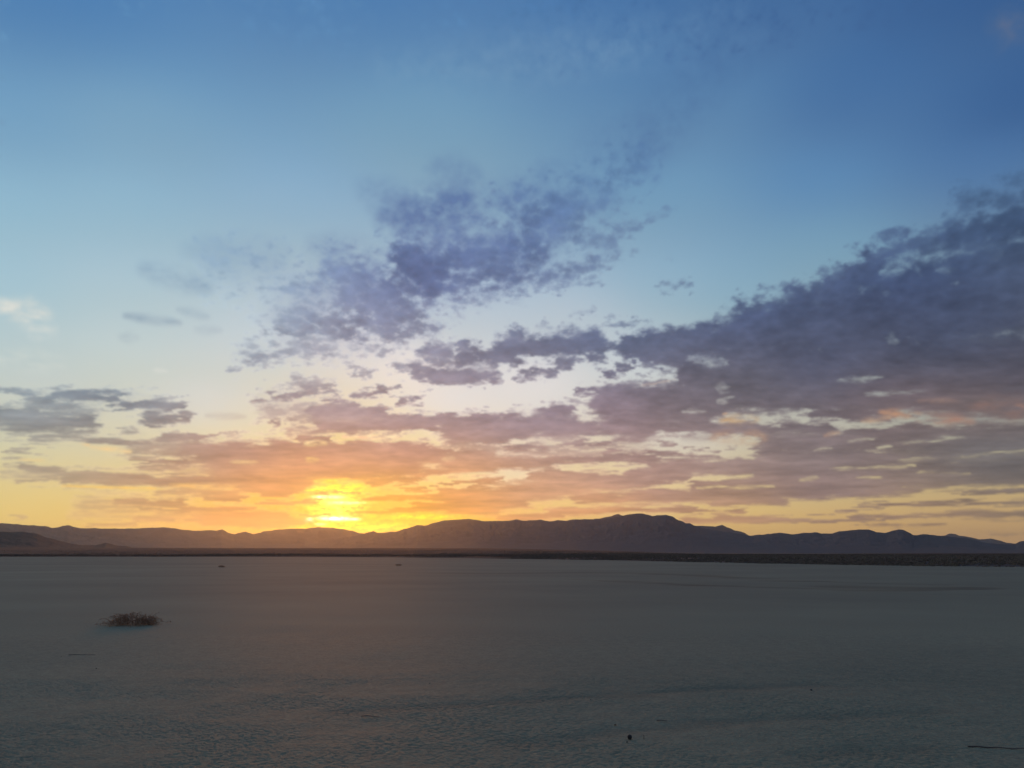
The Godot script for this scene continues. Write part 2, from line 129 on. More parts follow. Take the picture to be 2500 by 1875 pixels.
# clear air: azimuth, elevation, colour
const AIR := [
	[-36.6, 32.2, 83, 130, 178], [-18.1, 36.7, 83, 128, 176], [0.0, 38.1, 81, 124, 172], [21.1, 36.2, 69, 108, 156], [36.6, 32.2, 58, 95, 144],
	[-35.6, 25.5, 119, 162, 194], [-27.2, 27.6, 123, 163, 192], [-6.5, 30.3, 117, 157, 186], [14.5, 30.9, 92, 133, 173], [26.1, 29.1, 74, 114, 161],
	[35.6, 26.0, 62, 99, 147], [-34.9, 20.8, 146, 185, 206], [-27.9, 22.3, 146, 183, 204], [-17.1, 23.9, 143, 177, 201], [12.6, 24.9, 115, 155, 186],
	[22.8, 24.5, 96, 139, 180], [33.1, 24.2, 80, 119, 165], [22.5, 20.5, 121, 159, 184], [-34.3, 16.0, 165, 197, 210], [-27.4, 17.4, 172, 198, 209],
	[-3.1, 16.2, 189, 201, 209], [12.3, 18.7, 148, 179, 198], [16.1, 18.4, 136, 171, 192], [-33.8, 12.3, 185, 204, 206], [-27.0, 13.2, 194, 209, 209],
	[-19.2, 13.6, 198, 209, 210], [-12.1, 13.8, 215, 213, 211], [4.6, 16.7, 183, 197, 207], [-7.6, 13.1, 237, 228, 221], [1.5, 12.6, 228, 224, 222],
	[9.1, 13.1, 202, 209, 212], [-31.4, 9.8, 201, 208, 203], [-21.6, 9.5, 214, 216, 211], [-4.5, 10.5, 228, 224, 221], [1.5, 10.8, 224, 221, 219],
	[-33.2, 6.6, 210, 209, 179], [-27.6, 6.7, 216, 209, 178], [-19.8, 7.4, 226, 214, 177], [0.0, 5.5, 242, 225, 198], [11.8, 7.4, 216, 207, 193],
	[21.5, 7.9, 191, 187, 171], [31.2, 8.0, 165, 169, 161], [-32.9, 4.1, 230, 209, 144], [-27.3, 4.1, 230, 207, 141], [-19.6, 4.1, 237, 201, 113],
	[4.4, 3.2, 253, 217, 133], [10.2, 4.3, 240, 212, 158], [15.8, 3.0, 235, 204, 130], [23.7, 4.0, 214, 190, 133], [30.7, 4.0, 204, 180, 129],
	[21.3, 5.4, 193, 181, 152], [30.9, 5.7, 180, 171, 137], [-32.6, 2.1, 249, 214, 121], [-25.9, 1.9, 246, 205, 103], [-19.4, 1.3, 237, 171, 53],
	[-16.2, 1.6, 237, 164, 22], [-12.9, 1.4, 238, 176, 13], [-7.3, 1.7, 242, 186, 13], [-2.9, 2.3, 247, 193, 56], [0.0, 2.0, 244, 189, 96],
	[-12.5, 4.8, 237, 202, 76], [-15.8, 4.2, 238, 193, 83], [-7.4, 5.5, 237, 213, 145], [4.4, 2.0, 243, 190, 113], [15.7, 1.7, 236, 189, 113],
	[23.5, 1.6, 229, 182, 112], [30.4, 1.2, 211, 168, 115], [30.6, 2.5, 215, 177, 116],
	[-60.0, 3.0, 214, 178, 118], [-60.0, 15.0, 160, 186, 198], [-60.0, 30.0, 104, 142, 176], [-100.0, 4.0, 172, 158, 138], [-100.0, 18.0, 122, 144, 164], [-100.0, 40.0, 76, 108, 148],
	[60.0, 3.0, 172, 146, 118], [60.0, 15.0, 110, 130, 150], [60.0, 30.0, 70, 100, 142], [100.0, 4.0, 146, 136, 132], [100.0, 18.0, 90, 110, 138], [100.0, 40.0, 62, 92, 134],
	[0.0, 60.0, 66, 102, 148], [-50.0, 60.0, 66, 102, 148], [50.0, 60.0, 58, 92, 138], [0.0, 85.0, 60, 92, 136], [180.0, 60.0, 58, 88, 130],
	[150.0, 5.0, 134, 124, 130], [-150.0, 5.0, 138, 126, 130], [180.0, 5.0, 132, 120, 128], [150.0, 25.0, 78, 98, 132], [-150.0, 25.0, 80, 100, 134], [180.0, 25.0, 78, 98, 132],
]
# cloud in shade: azimuth, elevation, colour
const CLOUD := [
	[13.0, 31.1, 79, 114, 158], [17.8, 33.8, 67, 102, 150], [-4.9, 31.7, 97, 134, 172], [-28.5, 27.3, 106, 147, 182], [-4.8, 25.4, 92, 118, 163],
	[0.0, 21.5, 96, 117, 159], [-6.2, 19.6, 96, 112, 155], [-3.2, 23.2, 95, 116, 161], [-10.7, 16.5, 128, 137, 166], [-18.6, 13.1, 132, 145, 165],
	[-24.4, 18.1, 140, 167, 189], [-22.1, 16.2, 151, 176, 193], [8.0, 26.4, 92, 126, 168], [9.4, 22.9, 106, 131, 165], [-13.6, 14.0, 137, 144, 162],
	[0.0, 15.0, 112, 118, 142], [7.6, 14.6, 101, 111, 139], [16.6, 16.1, 76, 88, 119], [27.4, 17.1, 66, 80, 113], [33.7, 19.9, 65, 85, 117],
	[33.0, 23.3, 72, 103, 139], [25.2, 21.2, 82, 103, 141], [29.4, 12.9, 70, 77, 99], [21.8, 12.3, 80, 84, 105], [32.5, 9.9, 82, 80, 92],
	[16.3, 11.3, 99, 96, 106], [12.0, 11.2, 111, 104, 114], [7.5, 10.1, 141, 124, 135], [3.0, 9.3, 147, 131, 142], [0.0, 8.8, 151, 133, 141],
	[-7.5, 9.6, 144, 132, 142], [-13.4, 10.0, 153, 143, 154], [-7.4, 7.2, 179, 136, 129], [-14.6, 6.2, 182, 131, 107], [-18.7, 6.6, 168, 134, 126],
	[-23.8, 5.3, 173, 144, 124], [-31.2, 8.3, 133, 141, 147], [-26.7, 9.7, 127, 140, 153], [-29.7, 5.3, 174, 159, 137], [1.5, 4.6, 209, 161, 128],
	[-4.4, 3.7, 223, 154, 96], [-4.4, 4.9, 213, 156, 111], [10.3, 4.5, 182, 146, 133], [7.4, 6.3, 184, 150, 142], [16.0, 6.1, 158, 136, 131],
	[21.3, 6.2, 133, 120, 120], [31.0, 6.7, 108, 108, 112], [21.2, 4.0, 148, 124, 120], [31.9, 4.7, 103, 100, 103], [28.3, 2.3, 168, 136, 109],
	[15.7, 2.2, 199, 153, 112], [7.3, 2.3, 232, 164, 105], [-18.4, 1.9, 221, 152, 76], [-24.7, 1.8, 215, 167, 105], [-7.3, 2.9, 237, 165, 13],
	[-16.4, 4.7, 218, 154, 96], [31.2, 8.8, 139, 115, 107], [26.7, 9.7, 118, 103, 107], [31.7, 2.9, 155, 131, 109],
	[-60.0, 5.0, 176, 152, 132], [-60.0, 20.0, 132, 138, 154], [-60.0, 45.0, 104, 114, 142], [60.0, 5.0, 116, 104, 104], [60.0, 20.0, 78, 84, 110], [60.0, 45.0, 84, 94, 124],
	[0.0, 60.0, 98, 110, 140], [0.0, 88.0, 96, 106, 134], [120.0, 10.0, 108, 102, 114], [-120.0, 10.0, 120, 110, 118], [180.0, 10.0, 110, 104, 116], [120.0, 45.0, 84, 96, 124], [-120.0, 45.0, 90, 100, 128],
]

# ---------------------------------------------------------------- land: azimuth in degrees, elevation of the crest in degrees
const RANGE_WEST := [
	[-33.125, 1.794], [-32.618, 1.784], [-31.316, 1.689], [-30.251, 1.627], [-29.883, 1.531], [-29.617, 1.566], [-29.221, 1.674], [-28.994, 1.688],
	[-28.618, 1.602], [-28.289, 1.534], [-27.779, 1.552], [-26.835, 1.534], [-25.491, 1.552], [-24.317, 1.599], [-23.475, 1.663], [-22.916, 1.605],
	[-21.989, 1.485], [-21.472, 1.447], [-20.802, 1.497], [-20.225, 1.481], [-19.862, 1.551], [-19.698, 1.464], [-19.477, 1.334], [-19.046, 1.249],
	[-18.839, 1.339], [-18.417, 1.42], [-18.09, 1.345], [-17.87, 1.28], [-17.442, 1.35], [-17.231, 1.441], [-16.148, 1.606], [-15.155, 1.648],
	[-14.599, 1.652], [-13.482, 1.763], [-12.688, 1.723], [-12.003, 1.658], [-11.311, 1.525], [-10.616, 1.356], [-9.801, 1.141], [-8.75, 0.879],
	[-6.76, 0.594],
]
const RANGE_MAIN := [
	[-15.128, 0.409], [-12.911, 0.753], [-11.791, 1.042], [-10.542, 1.31], [-10.144, 1.439], [-9.8, 1.509], [-9.506, 1.395], [-8.347, 1.481],
	[-7.535, 1.693], [-6.721, 1.963], [-6.248, 1.907], [-5.544, 2.108], [-4.837, 2.274], [-4.126, 2.335], [-3.175, 2.396], [-2.579, 2.351],
	[-1.981, 2.211], [-0.788, 2.259], [-0.072, 2.294], [0.287, 2.365], [0.884, 2.27], [1.958, 2.352], [2.791, 2.209], [3.269, 2.314],
	[3.863, 2.265], [4.221, 2.347], [5.407, 2.366], [6.59, 2.419], [7.536, 2.543], [7.948, 2.61], [8.244, 2.678], [8.713, 2.733],
	[9.297, 2.741], [9.644, 2.656], [9.99, 2.584], [10.686, 2.636], [10.874, 2.635], [11.216, 2.562], [11.89, 2.21], [12.282, 2.046],
	[12.511, 2.068], [12.899, 1.858], [13.567, 1.671], [14.235, 1.553], [15.119, 1.411], [16.104, 1.247], [16.538, 1.177], [17.305, 1.239],
	[18.39, 1.342], [19.237, 1.247], [20.087, 1.318], [20.822, 1.355], [21.128, 1.287], [21.745, 1.26], [22.165, 1.386], [23.189, 1.494],
	[23.992, 1.517], [24.473, 1.351], [24.957, 1.261], [25.461, 1.436], [25.756, 1.485], [26.042, 1.45], [26.407, 1.246], [26.537, 1.109],
	[27.254, 1.174], [27.993, 1.084], [28.358, 1.039], [29.619, 0.905], [30.138, 0.739], [30.653, 0.595], [31.168, 0.512], [31.948, 0.547],
	[32.392, 0.702], [32.906, 0.776], [34.054, 0.689], [35.63, 0.486],
]
const RANGE_BEHIND := [
	[4.688, 1.877], [5.405, 2.225], [6.118, 2.386], [6.592, 2.501], [7.066, 2.592], [7.6, 2.729], [7.948, 2.61], [8.587, 2.443],
	[9.975, 2.202], [11.698, 2.074], [12.507, 1.976], [12.9, 1.881], [13.575, 1.831], [14.248, 1.802], [14.532, 1.88], [14.702, 1.912],
	[15.136, 1.705], [15.568, 1.498], [16.113, 1.404], [16.536, 1.132], [17.276, 0.794],
]
const RANGE_FAR := [
	[24.143, 0.971], [24.761, 1.263], [25.012, 1.324], [25.347, 1.257], [26.097, 1.008], [27.513, 0.944], [28.268, 1.061], [28.65, 1.19],
	[28.921, 1.156], [29.183, 1.051], [29.713, 0.945], [30.238, 0.839], [30.771, 0.874], [31.195, 0.751], [31.612, 0.609], [33.202, 0.452],
]
const FOOTHILL := [
	[-35.014, 1.14], [-33.803, 1.195], [-32.556, 1.242], [-31.619, 1.284], [-30.824, 1.195], [-29.906, 0.902], [-28.977, 0.646], [-28.045, 0.497],
	[-27.299, 0.48], [-27.026, 0.574], [-26.796, 0.638], [-26.359, 0.536], [-25.967, 0.433], [-24.197, 0.228], [-23.194, 0.123],
]
# the edge of the lake bed: azimuth, metres
const SHORE := [
	[-37.28, 458.1], [-32.39, 431.6], [-20.84, 381.9], [-10.91, 338.8], [-4.35, 275.0], [0.0, 228.5], [5.79, 191.5], [12.84, 149.8],
	[18.22, 131.4], [23.28, 120.6], [27.99, 114.4], [32.31, 112.9], [37.19, 113.5],
]
# wheel ruts on the clay: lines of x, z in metres
const RUTS := [
	[[-1.93, -9.19], [-1.48, -9.35], [-0.67, -9.54], [-0.1, -9.72], [0.84, -10.06], [2.06, -10.49], [3.31, -10.86], [4, -10.99]],
	[[-0.07, -7.68], [0.41, -7.77], [0.96, -8.21], [1.65, -8.42], [1.9, -8.55], [2.78, -8.79], [3.71, -8.96], [4.7, -9.19]],
	[[2.47, -7.21], [2.96, -7.38], [3.6, -7.45]],
]
# darker bands of damp, trampled clay farther out: lines of x, z and half width
const BANDS := [
	[1.6, [[-6.21, -70.22], [-1.7, -67.48], [5.43, -71.67], [10.64, -70.22], [14.22, -62.6], [16.56, -54.69]]],
	[0.9, [[4.28, -53.02], [7.35, -48.57], [9.9, -43.69], [12.42, -41.11], [15.45, -38.4], [19.11, -37.98], [23.25, -40.16]]],
	[0.9, [[15.6, -50.7], [18.63, -49.26], [20.86, -46], [23.4, -44.25]]],
	[1.8, [[17.39, -41.6], [19.43, -40.63], [22.09, -40.63]]],
]

var shape_noise := FastNoiseLite.new()
var billow_noise := FastNoiseLite.new()
var fine_noise := FastNoiseLite.new()
var ragged_noise := FastNoiseLite.new()
var wisp_noise := FastNoiseLite.new()
var patch_noise := FastNoiseLite.new()


func make_noise(n: FastNoiseLite, seed_value: int, frequency: float, octaves: int, kind := FastNoiseLite.FRACTAL_FBM) -> void:
	n.noise_type = FastNoiseLite.TYPE_SIMPLEX_SMOOTH
	n.seed = seed_value
	n.frequency = frequency
	n.fractal_type = kind
	n.fractal_octaves = octaves
	n.fractal_gain = 0.55


func _ready() -> void:
	make_camera()
	make_light()
	make_ground()
	make_land()
	make_scrub()
	make_things()


func make_camera() -> void:
	var c := Camera3D.new()
	c.name = "camera"
	c.position = Vector3(0, EYE, 0)
	c.rotation_degrees = Vector3(12.095, 0, 0)
	c.fov = 51.93
	c.near = 0.05
	c.far = 120000.0
	add_child(c)
	c.current = true


func make_light() -> void:
	var e := Environment.new()
	e.background_mode = Environment.BG_SKY
	var m := PanoramaSkyMaterial.new()
	m.panorama = make_sky()
	m.energy_multiplier = 1.0
	e.sky = Sky.new()
	e.sky.sky_material = m
	e.tonemap_mode = Environment.TONE_MAPPER_LINEAR
	e.tonemap_exposure = 1.0
	e.sdfgi_enabled = true
	e.ssao_enabled = true
	e.ssil_enabled = true
	e.volumetric_fog_enabled = true
	e.volumetric_fog_density = 0.0000108
	e.volumetric_fog_albedo = Color(0.90, 0.95, 1.0)
	e.volumetric_fog_anisotropy = 0.84
	var w := WorldEnvironment.new()
	w.name = "environment"
	w.environment = e
	add_child(w)
	var s := DirectionalLight3D.new()
	s.name = "sun"
	s.light_color = Color(1.0, 0.62, 0.30)
	s.light_energy = 0.34
	s.light_angular_distance = 14.0
	s.shadow_enabled = true
	s.rotation_degrees = Vector3(-SUN_EL, 180.0 - SUN_AZ, 0)
	add_child(s)


# ---------------------------------------------------------------- the sky
const SKY_W := 4096
const SKY_H := 2048


func mix_of(samples: Array, az: float, el: float) -> Vector3:
	# a plane fitted to the samples, the near ones counting most
	var w0 := 0.0
	var wu := 0.0
	var wv := 0.0
	var uu := 0.0
	var uv := 0.0
	var vv := 0.0
	var c0 := Vector3.ZERO
	var cu := Vector3.ZERO
	var cv := Vector3.ZERO
	for s in samples:
		var d: float = az - s[0]
		if d > 180.0:
			d -= 360.0
		elif d < -180.0:
			d += 360.0
		var u: float = -d * cos(deg_to_rad(minf(0.5 * (el + s[1]), 80.0)))
		var v: float = (s[1] - el) * 1.8
		var q := u * u + v * v + 14.0
		var w := 1.0 / (q * q)
		var c := Vector3(s[2], s[3], s[4])
		w0 += w
		wu += w * u
		wv += w * v
		uu += w * u * u
		uv += w * u * v
		vv += w * v * v
		c0 += w * c
		cu += w * u * c
		cv += w * v * c
	uu += w0 * 12.0
	vv += w0 * 4.0
	var det := w0 * (uu * vv - uv * uv) - wu * (wu * vv - uv * wv) + wv * (wu * uv - uu * wv)
	var sum := c0 * (uu * vv - uv * uv) - wu * (cu * vv - uv * cv) + wv * (cu * uv - uu * cv)
	return sum / (det * 255.0)


func colours(samples: Array, w: int, h: int) -> Image:
	var im := Image.create(w, h, false, Image.FORMAT_RGBF)
	for y in h:
		for x in w:
			var c := mix_of(samples, (x + 0.5) / w * 360.0 - 180.0, 90.0 - (y + 0.5) / h * 90.0)
			im.set_pixel(x, y, Color(c.x, c.y, c.z))
	return im


func field_of_line(s: Array, buffer: PackedFloat32Array, w: int, h: int, az0: float, el0: float, step: float, hard: float, soft: float, taper: float) -> PackedFloat32Array:
	# adds the coverage of one line of cloud to the buffer; az0, el0 is the top left corner
	var a0: float = s[0]
	var e0: float = s[1]
	var a1: float = s[2]
	var e1: float = s[3]
	var r: float = s[4]
	var k := cos(deg_to_rad(0.5 * (e0 + e1)))
	var dens: float = s[5]
	var reach := r * soft
	var x0 := clampi(int((minf(a0, a1) - reach / k - az0) / step), 0, w - 1)
	var x1 := clampi(int((maxf(a0, a1) + reach / k - az0) / step) + 1, 0, w - 1)
	var y0 := clampi(int((el0 - maxf(e0, e1) - reach) / step), 0, h - 1)
	var y1 := clampi(int((el0 - minf(e0, e1) + reach) / step) + 1, 0, h - 1)
	var along := Vector2((a1 - a0) * k, e1 - e0)
	var long2 := maxf(along.length_squared(), 1e-6)
	for y in range(y0, y1 + 1):
		var dy := el0 - (y + 0.5) * step - e0
		for x in range(x0, x1 + 1):
			var p := Vector2((az0 + (x + 0.5) * step - a0) * k, dy)
			var t := clampf(p.dot(along) / long2, 0.0, 1.0)
			var d := (p - along * t).length() / (r * lerpf(1.0, sqrt(sin(PI * clampf(t, 0.03, 0.97))), taper))
			if d < soft:
				var f := (soft - d) / (soft - hard)
				f = minf(f, 1.0)
				f = f * f * (3.0 - 2.0 * f) * dens
				var i := y * w + x
				var top := maxf(buffer[i], f)
				buffer[i] = top + 0.4 * minf(buffer[i], f) * (1.0 - minf(top, 1.0))
	return buffer


func grey(c: float) -> float:
	# display value to light
	if c <= 0.04045:
		return maxf(c, 0.0) / 12.92
	return pow((c + 0.055) / 1.055, 2.4)


func make_sky() -> ImageTexture:
	make_noise(shape_noise, 11, 0.17, 4)
	make_noise(billow_noise, 23, 0.95, 2)
	billow_noise.fractal_gain = 0.4
	billow_noise.noise_type = FastNoiseLite.TYPE_CELLULAR
	billow_noise.cellular_return_type = FastNoiseLite.RETURN_DISTANCE
	billow_noise.domain_warp_enabled = true
	billow_noise.domain_warp_amplitude = 0.55
	billow_noise.domain_warp_frequency = 0.5
	make_noise(wisp_noise, 47, 3.2, 3)
	wisp_noise.fractal_gain = 0.7
	make_noise(fine_noise, 37, 1.0, 4)
	fine_noise.fractal_gain = 0.62
	make_noise(ragged_noise, 41, 0.55, 4)
	ragged_noise.fractal_gain = 0.6
	make_noise(patch_noise, 5, 0.045, 3)
	var air := colours(AIR, 256, 64)
	var cloud := colours(CLOUD, 256, 64)
	# the whole upper sky, coarse; then the part that holds the traced clouds, fine
	var whole := lay(air, cloud, 1024, 256, 0, 0, 1024, 256, false)
	whole.resize(SKY_W, SKY_H / 2, Image.INTERPOLATE_CUBIC)
	var x0 := int((180.0 - 44.0) / 360.0 * SKY_W)
	var x1 := int((180.0 + 44.0) / 360.0 * SKY_W)
	var y0 := int((90.0 - 46.0) / 90.0 * SKY_H / 2)
	var part := lay(air, cloud, SKY_W, SKY_H / 2, x0, y0, x1 - x0, SKY_H / 2 - y0, true)
	whole.blit_rect(part, Rect2i(0, 0, part.get_width(), part.get_height()), Vector2i(x0, y0))
	var im := Image.create(SKY_W, SKY_H, false, Image.FORMAT_RGBF)
	im.fill(Color(0.16, 0.13, 0.11))
	# the panorama's seam lies at azimuth 0
	im.blit_rect(whole, Rect2i(SKY_W / 2, 0, SKY_W / 2, SKY_H / 2), Vector2i.ZERO)
	im.blit_rect(whole, Rect2i(0, 0, SKY_W / 2, SKY_H / 2), Vector2i(SKY_W / 2, 0))
	return ImageTexture.create_from_image(im)


func lay(air: Image, cloud: Image, full_w: int, full_h: int, x0: int, y0: int, w: int, h: int, traced: bool) -> Image:
	var a := air.duplicate()
	var c := cloud.duplicate()
	a.resize(full_w, full_h, Image.INTERPOLATE_CUBIC)
	c.resize(full_w, full_h, Image.INTERPOLATE_CUBIC)
	var air_data: PackedFloat32Array = a.get_region(Rect2i(x0, y0, w, h)).get_data().to_float32_array()
	var cloud_data: PackedFloat32Array = c.get_region(Rect2i(x0, y0, w, h)).get_data().to_float32_array()
	var step := 360.0 / full_w
	var az0 := x0 * step - 180.0
	var el0 := 90.0 - y0 * step
	var cover := PackedFloat32Array()
	var veil := PackedFloat32Array()
	var slit := PackedFloat32Array()
	cover.resize(w * h)
	veil.resize(w * h)
	slit.resize(w * h)
	var body := PackedFloat32Array()
	body.resize(w * h)
	if traced:
		for s in BROKEN:
			cover = field_of_line(s, cover, w, h, az0, el0, step, 0.1, 1.6, 0.12)
		for s in VEILS:
			veil = field_of_line(s, veil, w, h, az0, el0, step, 0.0, 1.5, 0.5)
		for s in SLITS:
			slit = field_of_line(s, slit, w, h, az0, el0, step, 0.1, 1.5, 0.9)
	var out := PackedFloat32Array()
	out.resize(w * h * 3)
	for y in h:
		var el := el0 - (y + 0.5) * step
		# cloud is seen more and more from the side towards the horizon: its cells flatten
		var v0 := el * 1.15 - 44.0 * exp(-el / 7.0)
		var drift := 8.0 * (1.0 - 0.85 * exp(-el / 9.0))
		for x in w:
			var az := az0 + (x + 0.5) * step
			var i := y * w + x
			# outside the traced part the sky goes on with the same broken cloud
			var ox := maxf(absf(az) - 35.0, (el - 33.0) * 1.2) / 7.0
			var u := az * cos(deg_to_rad(el * 0.8)) * lerpf(0.42, 1.0, smoothstep(2.0, 15.0, el))
			var v := v0 - 0.10 * maxf(az + 4.0, 0.0) * exp(-el / 12.0)
			var n1 := shape_noise.get_noise_2d(u, v)
			var cov := 0.0
			var cut := 0.0
			if traced:
				# the outlines wander
				var px := clampf(x + 9.0 * ragged_noise.get_noise_2d(u, v), 0.0, w - 2.0)
				var py := clampf(y + drift * ragged_noise.get_noise_2d(u + 300.0, v), 0.0, h - 2.0)
				var fx := px - int(px)
				var fy := py - int(py)
				var at := int(py) * w + int(px)
				cov = lerpf(lerpf(cover[at], cover[at + 1], fx), lerpf(cover[at + w], cover[at + w + 1], fx), fy)
				px = clampf(x + 0.5 * (px - x), 0.0, w - 2.0)
				py = clampf(y + 0.45 * (py - y), 0.0, h - 2.0)
				fx = px - int(px)
				fy = py - int(py)
				at = int(py) * w + int(px)
				cut = lerpf(lerpf(slit[at], slit[at + 1], fx), lerpf(slit[at + w], slit[at + w + 1], fx), fy)
			if ox > 0.0 or not traced:
				var o := clampf(ox, 0.0, 1.0) if traced else 1.0
				cov = maxf(cov, o * clampf(0.36 + 0.75 * patch_noise.get_noise_2d(u, v * 1.5), 0.0, 0.95))
			var alpha := 0.0
			var n2 := 0.0
			var fine := 0.0
			if cov > 0.02 or veil[i] > 0.01:
				n2 = clampf((-billow_noise.get_noise_2d(u, v) - 0.5) * 1.5, -0.7, 0.7)
				var n3 := fine_noise.get_noise_2d(u, v)
				fine = n3
				var n4 := wisp_noise.get_noise_2d(u, v)
				var broken := 0.26 * n1 + 0.62 * n2 + 0.26 * n3 + 0.22 * n4
				var t := cov + broken * (1.4 - 0.85 * cov)
				t = clampf((t - 0.10) / lerpf(0.60, 0.76, smoothstep(12.0, 16.0, el)), 0.0, 1.0)
				alpha = t * t * (3.0 - 2.0 * t) * lerpf(0.55, 1.0, smoothstep(0.3, 0.9, cov)) if cov > 0.02 else 0.0
			var halo := lerpf(0.42, 0.24, smoothstep(9.0, 14.0, el)) * smoothstep(0.05, 0.75, cov) * clampf(0.7 + 1.1 * n1, 0.2, 1.4)
			var thin := minf(veil[i] * clampf(0.95 + 0.9 * n1 + 0.55 * n2 + 0.5 * fine, 0.0, 1.7), 0.9)
			var thick := 1.0 - (1.0 - alpha) * (1.0 - halo) * (1.0 - thin)
			thick *= 1.0 - clampf(cut * (0.85 + 1.2 * fine), 0.0, 1.0)
			body[i] = thick
			var edge := alpha * (1.0 - alpha) * 4.0
			var near := exp(-(pow(az - SUN_AZ, 2.0) + pow(el - SUN_EL, 2.0) * 2.0) / 500.0)
			var lift := edge * 0.15 * near
			var shade := 1.0 + (0.15 * n1 - 0.08 * n2 + 0.06 * fine) * alpha
			var j := i * 3
			for k in 3:
				var g := lerpf(air_data[j + k] + lift, cloud_data[j + k] * shade, thick)
				out[j + k] = g
	if traced:
		for s in LIT:
			var b := PackedFloat32Array()
			b.resize(w * h)
			var line := [s[0], s[1], s[2], s[3], s[4], s[8]]
			b = field_of_line(line, b, w, h, az0, el0, step, 0.0, 1.5, 0.5)
			var k := cos(deg_to_rad(0.5 * (float(s[1]) + float(s[3]))))
			var reach: float = float(s[4]) * 1.6
			var xa := clampi(int((minf(s[0], s[2]) - reach / k - az0) / step), 0, w - 1)
			var xb := clampi(int((maxf(s[0], s[2]) + reach / k - az0) / step) + 1, 0, w - 1)
			var ya := clampi(int((el0 - maxf(s[1], s[3]) - reach) / step), 0, h - 1)
			var yb := clampi(int((el0 - minf(s[1], s[3]) + reach) / step) + 1, 0, h - 1)
			for y in range(ya, yb + 1):
				var el := el0 - (y + 0.5) * step
				var v := el * 1.15 - 44.0 * exp(-el / 7.0)
				for x in range(xa, xb + 1):
					var i := y * w + x
					if b[i] > 0.0:
						var az := az0 + (x + 0.5) * step
						var f := clampf(b[i] * (0.9 + 1.6 * fine_noise.get_noise_2d(az * 0.5, v * 0.5) + 0.8 * shape_noise.get_noise_2d(az, v)), 0.0, 1.0)
						for q in 3:
							out[i * 3 + q] = lerpf(out[i * 3 + q], s[5 + q] / 255.0, f)
	for i in w * h * 3:
		out[i] = grey(out[i])
	if traced:
		for s in GLOW:
			var xa := clampi(int((s[0] - 3.0 * s[2] - az0) / step), 0, w - 1)
			var xb := clampi(int((s[0] + 3.0 * s[2] - az0) / step) + 1, 0, w - 1)
			var ya := clampi(int((el0 - s[1] - 3.0 * s[3]) / step), 0, h - 1)
			var yb := clampi(int((el0 - s[1] + 3.0 * s[3]) / step) + 1, 0, h - 1)
			for y in range(ya, yb + 1):
				var el := el0 - (y + 0.5) * step
				var v := el * 1.15 - 44.0 * exp(-el / 7.0)
				for x in range(xa, xb + 1):
					var az := az0 + (x + 0.5) * step
					var n := fine_noise.get_noise_2d(az * 0.6, v * 0.6) + 0.6 * wisp_noise.get_noise_2d(az * 0.5, v * 0.5)
					var f := exp(-pow((az - s[0]) / s[2], 2.0) - pow((el - s[1]) / s[3], 2.0)) * clampf(1.0 + 1.5 * n, 0.05, 2.2) * (1.0 - 0.8 * body[y * w + x])
					var j := (y * w + x) * 3
					for q in 3:
						out[j + q] = maxf(out[j + q] + f * float(s[4 + q]), 0.01)
	return Image.create_from_data(w, h, false, Image.FORMAT_RGBF, out.to_byte_array())


# ---------------------------------------------------------------- helpers
func structure(called: String, mesh: Mesh, m: Material) -> MeshInstance3D:
	var o := MeshInstance3D.new()
	o.name = called
	o.mesh = mesh
	if m:
		o.material_override = m
	o.set_meta("kind", "structure")
	add_child(o, true)
	return o


func tag(o: Node, label: String, category: String, group := "") -> void:
	o.set_meta("label", label)
	o.set_meta("category", category)
	if group:
		o.set_meta("group", group)


func table(rows: Array, x: float) -> float:
	# smooth reading of a list of pairs
	if x <= rows[0][0]:
		return rows[0][1]
	for i in rows.size() - 1:
		if x < rows[i + 1][0]:
			var t: float = (x - rows[i][0]) / (rows[i + 1][0] - rows[i][0])
			t = lerpf(t, t * t * (3.0 - 2.0 * t), 0.5)
			return lerpf(rows[i][1], rows[i + 1][1], t)
	return rows[-1][1]


func from_line(p: Vector2, line: Array) -> float:
	var best := 1e9
	for i in line.size() - 1:
		var a := Vector2(line[i][0], line[i][1])
		var b := Vector2(line[i + 1][0], line[i + 1][1])
		best = minf(best, p.distance_to(Geometry2D.get_closest_point_to_segment(p, a, b)))
	return best


